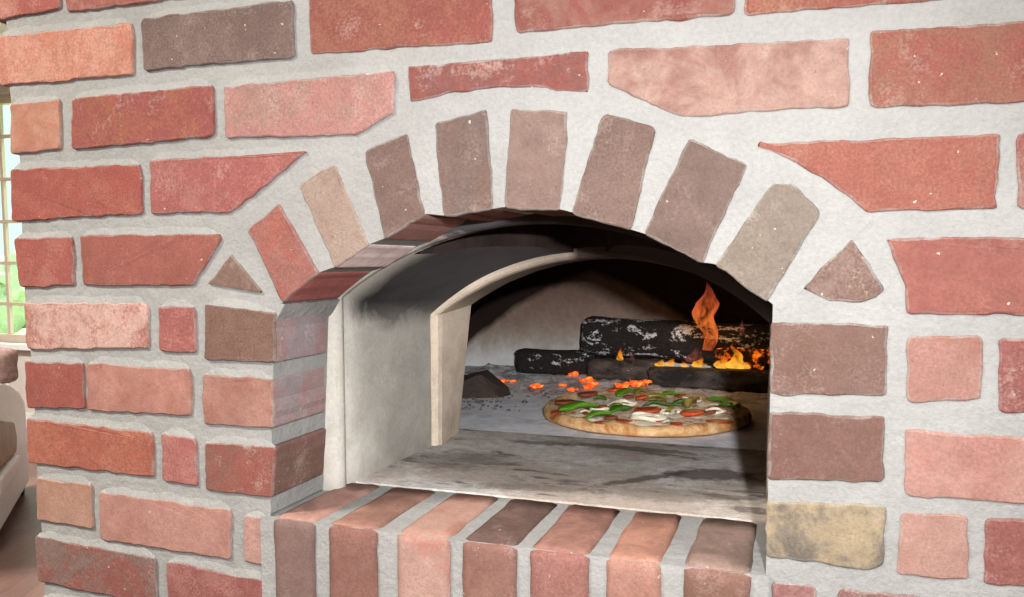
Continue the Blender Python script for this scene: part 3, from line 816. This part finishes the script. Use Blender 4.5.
# flames
def flame_mat(name, lo, mid, hi, dens, strength):
    t = NT(name); tc = t.n('ShaderNodeTexCoord'); v = tc.outputs['Object']; g_ = t.sep(tc.outputs['Generated'])
    mp = t.n('ShaderNodeMapping', {'Vector': v, 'Scale': (1.6, 1.6, .6)}).outputs[0]
    n1 = t.noise(mp, 26, 3, .55, .6)
    col = t.ramp(t.math('ADD', g_[2], t.math('MULTIPLY', t.math('SUBTRACT', n1, .5), .5)), [(.08, s2l(lo)), (.4, s2l(mid)), (.85, s2l(hi))])
    em = t.n('ShaderNodeEmission', {'Color': col, 'Strength': strength})
    tr = t.n('ShaderNodeBsdfTransparent')
    fade = t.math('MULTIPLY', t.step(g_[2], 1.0, .55), t.step(n1, .36, .60))
    mx = t.n('ShaderNodeMixShader', {0: t.math('MULTIPLY', fade, dens), 1: tr.outputs[0], 2: em.outputs[0]})
    t.t.links.new(mx.outputs[0], t.out.inputs[0]); return t.m
M_FL_TALL = flame_mat('tall_flame', (200, 90, 40), (255, 128, 56), (205, 80, 55), .8, 1.05)
M_FL_HOT = flame_mat('hot_flame', (255, 190, 70), (255, 165, 40), (235, 95, 20), .8, 1.25)
M_FL_WISP = flame_mat('flame_wisp', (200, 110, 90), (190, 100, 90), (150, 80, 70), .3, .8)
def flame(px, ytop, ybot, wpx, Y, mat, label, seed, lean=0, profile=None):
    p0 = on_y(px, ybot, Y); p1 = on_y(px+lean, ytop, Y); H = p1.z-p0.z
    w_ = on_y(px+wpx, ybot, Y).x-p0.x
    bm = bmesh.new(); rings = []; n = 16; m = 22
    profile = profile or [(0, .55), (.15, 1), (.35, .8), (.6, .45), (.85, .16), (1, .01)]
    for i in range(m+1):
        k = i/m
        for (k0, r0), (k1, r1) in zip(profile, profile[1:]):
            if k0 <= k <= k1: rr = r0+(r1-r0)*(k-k0)/(k1-k0); break
        cx = (p1.x-p0.x)*k + .3*w_*noise.noise((k*3, seed, 0)); cy = .2*w_*noise.noise((k*3, seed, 9))
        rings.append([(cx+.5*w_*rr*math.cos(2*PI*j/n)*(1+.25*noise.noise((math.cos(2*PI*j/n)*2, k*5, seed))), cy+.3*w_*rr*math.sin(2*PI*j/n), H*k) for j in range(n)])
    loft(bm, rings, cap=True)
    o = obj('flame', bm, mat, None, smooth=True); o.location = p0
    return tag(o, label, 'flame', 'flames of the fire')
flame(708, 281, 350, 25, 1.0, M_FL_TALL, 'tall wispy orange flame rising highest above the logs', 1.0, -2, [(0, .45), (.2, .55), (.4, .8), (.55, 1.0), (.68, .95), (.8, .45), (.92, .16), (1, .02)])
flame(738, 342, 368, 24, .955, M_FL_HOT, 'bright yellow pointed flame at the right on the smooth front log', 2.0, -4, [(0, 1), (.12, 1), (.3, .55), (.6, .28), (.85, .1), (1, .01)])
flame(722, 356, 368, 22, .955, M_FL_HOT, 'low orange flame just left of the bright pointed flame', 3.0, 4)
flame(698, 357, 367, 16, .955, M_FL_HOT, 'low orange flame at the middle of the smooth front log', 4.0, 4)
flame(684, 361, 367, 10, .955, M_FL_HOT, 'tiny orange flame between the low flames on the front log', 5.0)
flame(670, 358, 366, 13, .955, M_FL_HOT, 'small orange flame, second from the left end of the front log', 6.0, 2)
flame(659, 359, 366, 12, .955, M_FL_HOT, 'small orange flame at the left end of the front log', 7.0, 4)
flame(620, 347, 363, 8, 1.0, M_FL_HOT, 'thin yellow flame under the left end of the big ash-flecked log', 8.0)
flame(632, 352, 362, 6, 1.0, M_FL_WISP, 'faint little flame beside the thin yellow flame under the big log', 9.0)
flame(742, 318, 336, 6, 1.0, M_FL_WISP, 'faint reddish flame wisp right of the tall flame', 10.0)
flame(692, 345, 362, 18, .985, M_FL_WISP, 'pale smoky wisp of flame at the foot of the tall flame', 11.0, 8)

# ------------------------------------------------------------------ PIZZA
PC = Vector((-.223, .640, Z0))
pizza = thing('pizza', 'whole pizza with green pepper strips, tomato and onion on the oven floor', 'pizza', PC)
t = NT('baked_crust'); v = t.obj()
n1 = t.noise(v, 30, 6, .7, .4); n2 = t.noise(v, 200, 4, .7)
c = t.ramp(n1, [(.33, s2l((136, 78, 38))), (.44, s2l((194, 142, 88))), (.6, s2l((226, 192, 146)))])
zz = t.sep(v)[2]
c = t.mix(t.math('MULTIPLY', t.step(zz, .004, .0005), .8), c, rgb(140, 84, 44))
c = t.mix(.4, c, t.ramp(n2, [(.3, (.36, .36, .36)), (.7, (.64, .64, .64))]), 'OVERLAY')
t.principled(c, .75, t.bump(t.math('ADD', n2, t.math('MULTIPLY', n1, 3.0)), .5, .002), .3)
M_CRUST = t.m
t = NT('melted_cheese'); v = t.obj()
n1 = t.noise(v, 42, 5, .65, .8); n2 = t.noise(v, 180, 4, .7)
c = t.ramp(n1, [(.37, s2l((206, 70, 34))), (.42, s2l((240, 180, 120))), (.48, s2l((252, 240, 214))), (.75, s2l((254, 250, 240)))])
c = t.mix(.35, c, t.ramp(n2, [(.3, (.36, .36, .36)), (.7, (.64, .64, .64))]), 'OVERLAY')
t.principled(c, .45, t.bump(t.math('ADD', n2, t.math('MULTIPLY', n1, 4.0)), .5, .003), .45)
M_CHEESE = t.m
RP = .168
bm = bmesh.new(); n = 120; rings = []
PR = [(.90, 0), (.965, .0005), (.992, .004), (1.0, .009), (.992, .014), (.97, .0175), (.94, .0185), (.90, .0165), (.86, .0125), (.80, .011)]
for rr, z in PR:
    ring = []
    for j in range(n):
        th = 2*PI*j/n; c_, s_ = math.cos(th), math.sin(th)
        wob = 1+.018*noise.noise((c_*2, s_*2, 1))+.008*noise.noise((c_*9, s_*9, 2))
        hz = z*(1+.22*noise.noise((c_*4, s_*4, rr*3))+.12*noise.noise((c_*12, s_*12, rr*6)))
        ring.append((RP*rr*wob*c_, RP*rr*wob*s_, hz))
    rings.append(ring)
Rr = loft(bm, rings)
bm.faces.new(Rr[0]); bm.faces.new(Rr[-1])
for v_ in bm.verts: v_.co += PC
obj('crust', bm, M_CRUST, pizza, smooth=True)
bm = bmesh.new()
nr, nt = 26, 110; G = []
for i in range(nr+1):
    ring = []
    for j in range(nt):
        th = 2*PI*j/nt; c_, s_ = math.cos(th), math.sin(th)
        rr = RP*(.905+.035*noise.noise((c_*5, s_*5, 4))+.02*noise.noise((c_*14, s_*14, 4)))*i/nr
        x, y = rr*c_, rr*s_
        z = .0145+.0035*noise.noise((x*40, y*40, 0))+.002*noise.noise((x*110, y*110, 3))
        if i >= nr-1: z -= .004*(i-nr+2)
        ring.append((x, y, z))
    G.append(ring)
loft(bm, G[1:]); c0 = bm.verts.new((0, 0, .0145)); bm.verts.ensure_lookup_table()
for j in range(nt): bm.faces.new((bm.verts[j], bm.verts[(j+1) % nt], c0))
for v_ in bm.verts: v_.co += PC
obj('cheese', bm, M_CHEESE, pizza, smooth=True)

def gloss(name, col, var=.18, scale=60, rough=.35):
    return simple(name, col, var, scale, rough, .3, .0012, .5)
M_PEP = gloss('green_pepper', rgb(96, 150, 34)); M_PEP2 = gloss('green_pepper_deep', rgb(66, 116, 28)); M_PEP3 = gloss('green_pepper_olive', rgb(136, 140, 52))
M_TOM = gloss('tomato_red', rgb(204, 84, 38)); M_SAU = gloss('tomato_sauce', rgb(188, 66, 30)); M_MEAT = simple('browned_meat', rgb(140, 70, 42), .25, 90, .6, .5, .002)
M_ONI = gloss('onion_white', rgb(236, 226, 204), .06)
def top_z(x, y): return .0165+.0035*noise.noise((x*40, y*40, 0))
def zp(cx, cy): # crop pixel -> pizza local
    p = on_z(530+cx/4.267, 370+cy/4.267, Z0+.017)-PC
    d = math.hypot(p.x, p.y)
    if d > RP*.93: p *= RP*.93/d
    return p
def strip(a, b, w, mat, bend, seed, name='pepper_strip'):
    w *= 1.25 if name == 'pepper_strip' else 1
    A, B = zp(*a), zp(*b); d = (B-A); L = d.length; dr = d/L if L else Vector((1, 0, 0)); s = Vector((-dr.y, dr.x, 0))
    bm = bmesh.new(); rings = []; m = 16; n = 10
    for i in range(m+1):
        k = i/m; c = A+d*k+s*(bend*math.sin(PI*k)); c.z = top_z(c.x, c.y)+.0035+.004*math.sin(PI*k)*(1 if seed % 2 else .3)
        tw = .5*noise.noise((k*2, seed, 0)); rr = w*(1-.85*abs(2*k-1)**4)
        ring = []
        for j in range(n):
            th = 2*PI*j/n; q = rr*math.cos(th); h = rr*.45*math.sin(th)+.25*rr*(math.cos(th)**2)
            ring.append(c+s*(q*math.cos(tw))+Vector((0, 0, h+q*math.sin(tw)*.5)))
        rings.append(ring)
    loft(bm, rings, cap=True)
    for v_ in bm.verts: v_.co += PC
    return obj(name, bm, mat, pizza, smooth=True)
def disc(a, r, h, mat, name, seed, ry=None, tilt=0):
    r *= 1.3; ry = ry*1.3 if ry else None
    A = zp(*a); bm = bmesh.new(); rings = []; n = 30
    for rr, z in ((.6, 0), (.97, .1), (1.0, .5), (.96, .9), (.6, 1.0), (.3, .98)):
        rings.append([(r*rr*math.cos(2*PI*j/n)*(1+.15*noise.noise((math.cos(2*PI*j/n)*2+seed, math.sin(2*PI*j/n)*2, 0))), (ry or r)*rr*math.sin(2*PI*j/n)*(1+.15*noise.noise((math.cos(2*PI*j/n)*2+seed, math.sin(2*PI*j/n)*2, 3))), h*z+tilt*math.cos(2*PI*j/n)*rr) for j in range(n)])
    loft(bm, rings, cap=True)
    z = top_z(A.x, A.y)+(.003 if mat in (M_TOM, M_MEAT) else 0)
    for v_ in bm.verts: v_.co += PC+Vector((A.x, A.y, z))
    return obj(name, bm, mat, pizza, smooth=True)
def oring(a, r, ry, tr, seed, mat=None):
    A = zp(*a); bm = bmesh.new(); n, m = 40, 8; rings = []
    for i in range(n):
        th = 2*PI*i/n; c = Vector((r*math.cos(th), ry*math.sin(th), .003+.0015*math.sin(th*3+seed)))
        o_ = Vector((math.cos(th), math.sin(th), 0))
        rings.append([c+o_*(tr*.6*math.cos(2*PI*j/m))+Vector((0, 0, tr*1.2*math.sin(2*PI*j/m))) for j in range(m)])
    rings.append(rings[0]); loft(bm, rings); bmesh.ops.remove_doubles(bm, verts=bm.verts[:], dist=1e-6)
    for v_ in bm.verts: v_.co += PC+Vector((A.x, A.y, top_z(A.x, A.y)))
    return obj('onion_ring', bm, mat or M_ONI, pizza, smooth=True)
strip((100, 185), (290, 162), .0085, M_PEP, .006, 1)
strip((240, 212), (350, 200), .006, M_PEP, .004, 3)
strip((338, 186), (438, 176), .007, M_PEP2, .006, 5)
strip((372, 116), (446, 100), .007, M_PEP, .004, 7)
strip((478, 158), (645, 162), .0045, M_PEP2, .008, 9)
strip((495, 128), (585, 134), .0055, M_PEP3, .01, 11)
strip((668, 172), (722, 132), .007, M_PEP3, .006, 13)
strip((575, 186), (625, 192), .005, M_PEP3, .002, 15)
strip((752, 132), (892, 176), .008, M_PEP, .01, 17)
strip((270, 132), (330, 136), .005, M_PEP2, .004, 19)
strip((800, 160), (880, 168), .005, M_PEP2, -.004, 21)
strip((395, 158), (330, 166), .004, M_PEP3, .004, 23)
strip((560, 118), (640, 112), .005, M_PEP, .004, 25)
strip((180, 172), (236, 148), .005, M_PEP2, .004, 27)
strip((600, 150), (690, 146), .005, M_PEP2, -.006, 29)
strip((450, 108), (500, 98), .005, M_PEP3, .004, 31)
for k, (a, r) in enumerate([((500, 180), .0165), ((692, 194), .0145), ((246, 112), .014), ((360, 98), .009), ((475, 132), .008)]):
    disc(a, r, .006, M_TOM if k != 2 else M_MEAT, 'tomato_slice' if k != 2 else 'meat_slice', k*3.1, r*.95, .0015)
for k, (a, r) in enumerate([((150, 148), .014), ((345, 217), .008), ((690, 150), .006), ((560, 150), .007), ((420, 128), .007), ((770, 196), .006), ((640, 120), .007), ((310, 168), .006)]):
    disc(a, r, .005, M_MEAT, 'meat_slice', k*5.3+1, r*.8, .001)
for k, (a, r, ry) in enumerate([((290, 234), .012, .008), ((640, 244), .007, .008), ((812, 220), .015, .011), ((75, 180), .006, .014), ((400, 214), .009, .006), ((560, 222), .008, .005)]):
    disc(a, r, .0022, M_SAU, 'sauce_patch', k*2.7, ry)
oring((505, 212), .026, .017, .003, 1); oring((410, 150), .018, .012, .002, 2); oring((790, 178), .016, .013, .002, 3)
oring((600, 178), .02, .015, .0018, 4); oring((300, 180), .016, .014, .0018, 5); oring((690, 130), .016, .012, .0018, 6)
for k, (a, b) in enumerate([((330, 160), (430, 140)), ((440, 215), (560, 222)), ((600, 200), (660, 184)), ((740, 170), (820, 160)), ((600, 235), (597, 280)), ((210, 190), (260, 196))]):
    strip(a, b, .0035, M_ONI, .005, k*2+41, 'onion_strip')

# ------------------------------------------------------------------ ROOM beyond the left corner
t = NT('wood_floor'); v = t.pos()
mp = t.n('ShaderNodeMapping', {'Vector': v, 'Rotation': (0, 0, 1.2)}).outputs[0]
br = t.n('ShaderNodeTexBrick', {'Vector': mp, 'Color1': rgb(98, 72, 64), 'Color2': rgb(122, 92, 82), 'Mortar': rgb(96, 62, 54), 'Scale': 1.0, 'Mortar Size': .003, 'Brick Width': 1.1, 'Row Height': .1})
gm = t.n('ShaderNodeMapping', {'Vector': mp, 'Scale': (2, 30, 1)}).outputs[0]
c = t.mix(.5, br.outputs['Color'], t.ramp(t.noise(gm, 3, 5, .7), [(.3, (.3, .3, .3)), (.7, (.7, .7, .7))]), 'OVERLAY')
t.principled(c, .35, None, .4); M_WOOD = t.m
bm = bmesh.new(); box(bm, -9, 4, -4, 4.2, -.1, 0)
struct(obj('floor', bm, M_WOOD))
M_PAINT = simple('cream_wall_paint', rgb(206, 198, 188), .02, 8, .9, .1)
M_TRIM = simple('window_trim', rgb(196, 176, 160), .04, 10, .6, .1)
M_WHITE = simple('white_sill_paint', rgb(228, 226, 224), .03, 10, .5, .1)
# window wall with an opening
WX0, WX1, WZ0, WZ1, WY = -7.35, -4.72, .655, 2.52, 4.0
bm = bmesh.new()
box(bm, -9, WX0, WY, WY+.16, 0, 2.9); box(bm, WX1, 4, WY, WY+.16, 0, 2.9)
box(bm, WX0, WX1, WY, WY+.16, 0, WZ0); box(bm, WX0, WX1, WY, WY+.16, WZ1, 2.9)
bmesh.ops.remove_doubles(bm, verts=bm.verts[:], dist=1e-5)
struct(obj('wall_back', bm, M_PAINT))
bm = bmesh.new(); box(bm, -9.1, -9, -4, 4.16, 0, 2.9); struct(obj('wall_left', bm, M_PAINT))
bm = bmesh.new(); box(bm, -9, 4, -4, 4.16, 2.6, 2.7); struct(obj('ceiling', bm, M_WHITE))
bm = bmesh.new(); box(bm, 4, 4.1, -4, 4.16, 0, 2.9); struct(obj('wall_right', bm, M_PAINT))
bm = bmesh.new(); box(bm, -9, 4, -4.1, -4, 0, 2.9); struct(obj('wall_rear', bm, M_PAINT))
bm = bmesh.new(); box(bm, -9, 4, WY-.018, WY, 0, .12, bev=.004); struct(obj('baseboard_back', bm, M_WHITE))
bm = bmesh.new()
for q in ((WX0, WX0+.06, WZ0, WZ1), (WX1-.06, WX1, WZ0, WZ1), (WX0, WX1, WZ0, WZ0+.06), (WX0, WX1, WZ1-.06, WZ1)):
    box(bm, q[0], q[1], WY+.03, WY+.09, q[2], q[3])
win = struct(obj('window_1', bm, M_TRIM))
for x in [-5.72+.335*i for i in range(-4, 3)]:
    if WX0+.1 < x < WX1-.1:
        bm = bmesh.new(); box(bm, x-.014, x+.014, WY+.045, WY+.075, WZ0+.06, WZ1-.06, bev=.004); obj('muntin', bm, M_TRIM, win)
for z in (.951, 1.264, 1.58, 1.90, 2.22):
    bm = bmesh.new(); box(bm, WX0+.06, WX1-.06, WY+.047, WY+.073, z-.013, z+.013, bev=.004); obj('muntin', bm, M_TRIM, win)
t = NT('window_glass')
g1 = t.n('ShaderNodeBsdfGlossy', {'Color': (1, 1, 1, 1), 'Roughness': .02}); g2 = t.n('ShaderNodeBsdfTransparent', {'Color': (.86, .97, .92, 1)})
mx = t.n('ShaderNodeMixShader', {0: .05, 1: g2.outputs[0], 2: g1.outputs[0]}); t.t.links.new(mx.outputs[0], t.out.inputs[0]); M_GLASS = t.m
bm = bmesh.new(); box(bm, WX0+.05, WX1-.05, WY+.058, WY+.062, WZ0+.05, WZ1-.05); obj('pane', bm, M_GLASS, win)
bm = bmesh.new(); box(bm, WX0-.06, WX1+.06, WY-.07, WY+.03, WZ0-.045, WZ0, bev=.006); obj('window_sill', bm, M_WHITE, win)

# garden outside
bm = bmesh.new()
nx, ny = 40, 30
g = [[bm.verts.new((-50+70*i/nx, 4.6+45*j/ny, -.35+.08*noise.noise((i*.6, j*.6, 0)))) for j in range(ny+1)] for i in range(nx+1)]
for i in range(nx):
    for j in range(ny): bm.faces.new((g[i][j], g[i+1][j], g[i+1][j+1], g[i][j+1]))
struct(obj('ground', bm, simple('lawn_grass', rgb(226, 236, 190), .06, 3, .9, .3, .02)))
bm = bmesh.new()
for i in range(60):
    x = -22+14*random.random(); lump(bm, (x, 12.5+random.uniform(-.5, .5), random.uniform(-.1, 1.0)), (.6, .5, .5), i*1.7, 3, .5)
o = obj('hedge', bm, simple('hedge_leaves', rgb(226, 240, 204), .08, 9, .9, .8, .05), None)
tag(o, 'pale green hedge in the garden seen through the window', 'hedge')

# armchair at the left edge (side faces the camera almost edge-on)
near, far = Vector((-3.35, 1.98, 0)), Vector((-4.02, 2.72, 0))
dd = (far-near).normalized(); inn = Vector((-dd.y, dd.x, 0))
if inn.x > 0: inn = -inn
near = near - dd*.16
ch = thing('armchair', 'off-white leather armchair with tan side panel beside the window', 'armchair', (near+far)/2+inn*.4)
M_LEA = simple('pale_leather', rgb(228, 227, 230), .04, 20, .4, .25, .002, .4)
M_TAN = simple('tan_leather', rgb(150, 112, 76), .12, 25, .5, .25, .002, .4)
Lc = (far-near).length
def chair_part(name, pts, d0, d1, mat, bev=.03):
    bm = bmesh.new()
    a = [bm.verts.new(near+dd*s+inn*d0+Vector((0, 0, z))) for s, z in pts]
    b = [bm.verts.new(near+dd*s+inn*d1+Vector((0, 0, z))) for s, z in pts]
    n = len(pts); bm.faces.new(a); bm.faces.new(b[::-1])
    for i in range(n): bm.faces.new((a[i], b[i], b[(i+1) % n], a[(i+1) % n]))
    bmesh.ops.recalc_face_normals(bm, faces=bm.faces[:])
    bmesh.ops.bevel(bm, geom=bm.edges[:], offset=bev, segments=4, affect='EDGES', profile=.6, clamp_overlap=True)
    o = obj(name, bm, mat, ch, smooth=True); return o
arm = [(0, .04), (Lc, .04), (Lc, .46), (Lc-.04, .53), (Lc-.2, .60), (Lc-.45, .67), (.3, .73), (0, .76)]
chair_part('arm', arm, 0, .2, M_LEA, .05); chair_part('arm', arm, .68, .88, M_LEA, .05)
chair_part('side_panel', [(.02, .36), (.62, .33), (.66, .40), (.6, .49), (.3, .55), (.02, .57)], -.022, .05, M_TAN, .02)
chair_part('side_cushion', [(.02, .25), (.58, .24), (.6, .31), (.56, .335), (.02, .345)], -.04, .05, M_LEA, .025)
chair_part('base', [(.02, .05), (Lc-.05, .05), (Lc-.05, .30), (.02, .30)], .18, .7, M_LEA, .03)
chair_part('seat', [(.2, .30), (Lc-.02, .30), (Lc-.02, .44), (.2, .44)], .2, .68, M_TAN, .05)
chair_part('backrest', [(0, .28), (.24, .28), (.2, .74), (0, .76)], .16, .72, M_LEA, .05)
for s in (.06, Lc-.08):
    for d in (.05, .83):
        chair_part('foot', [(s-.03, 0), (s+.03, 0), (s+.03, .06), (s-.03, .06)], d-.03, d+.03, M_CHARBR, .005)
# pillow leaning on top of the chair
pc = on_y(-11, 366, 2.25)
bm = bmesh.new(); n = 20
for sgn in (1,):
    rings = []
    for i in range(n+1):
        v_ = -1+2*i/n; ring = []
        for j in range(32):
            th = 2*PI*j/32
            cx_ = abs(math.cos(th))**.6*math.copysign(1, math.cos(th)); sy = math.sin(th)
            w_ = (1-abs(v_)**6)**.5
            ring.append((.135*cx_*(.9+.1*abs(v_))*max(w_, .05), .06*sy*max(0.02, (1-v_*v_))**.6*(1-.75*abs(cx_)**3), .095*v_*(.92+.08*abs(cx_))))
        rings.append(ring)
    loft(bm, rings, cap=True)
o = obj('pillow', bm, simple('brown_pillow_cloth', rgb(150, 124, 116), .2, 40, .8, .4, .003), None, smooth=True)
o.location = pc; o.rotation_euler = (math.radians(-8), 0, math.radians(35))
tag(o, 'brown throw pillow propped on top of the off-white armchair', 'pillow')

# ------------------------------------------------------------------ LIGHT
def light(name, typ, loc, energy, color=(1, 1, 1), **kw):
    l = bpy.data.lights.new(name, typ); l.energy = energy; l.color = color
    for k, v_ in kw.items(): setattr(l, k, v_)
    o = bpy.data.objects.new(name, l); COL.objects.link(o); o.location = loc; return o
o = light('camera_flash', 'SPOT', (.066, -.69, 1.366), 73, (1, 1, 1), shadow_soft_size=.012, spot_size=math.radians(100), spot_blend=1.0)
o.rotation_euler = (Vector((-.42, .6, 1.07))-o.location).to_track_quat('-Z', 'Y').to_euler()
for nm, loc, e, col_ in (('overhead_fill', (.0, -1.05, 2.55), 14, (1, .98, .95)), ('overhead_fill', (1.6, -.9, 2.55), 84, (1, .98, .95)), ('overhead_fill', (-1.7, -1.0, 2.55), 168, (1, .915, .81)), ('overhead_fill', (-4.5, 1.5, 2.55), 190, (1, .96, .9))):  # unseen overhead fill, added for wall, ledge tops, jamb returns and room
    o = light(nm, 'AREA', loc, e, col_, shape='DISK', size=.45)
o = light('sun', 'SUN', (0, 8, 6), 7.0, (1, .97, .9), angle=.02)
o.rotation_euler = (Vector((-.3, -.35, -1))).to_track_quat('-Z', 'Y').to_euler()
light('fire_glow', 'POINT', (-.16, .93, Z0+.16), .25, (1, .55, .22), shadow_soft_size=.05)

wd = bpy.data.worlds.new('world'); SC.world = wd; wd.use_nodes = True
nt = wd.node_tree; nt.nodes.clear()
bg = nt.nodes.new('ShaderNodeBackground'); ow = nt.nodes.new('ShaderNodeOutputWorld')
bg.inputs['Color'].default_value = (.93, 1.0, .97, 1); bg.inputs['Strength'].default_value = 1.3
nt.links.new(bg.outputs[0], ow.inputs[0])

SC.view_settings.view_transform = 'Standard'; SC.view_settings.look = 'None'
SC.view_settings.exposure = 0; SC.view_settings.gamma = 1
SC.view_settings.use_curve_mapping = False
SC.cycles.max_bounces = 8; SC.cycles.transparent_max_bounces = 24
try: SC.cycles.use_denoising = True
except Exception: pass
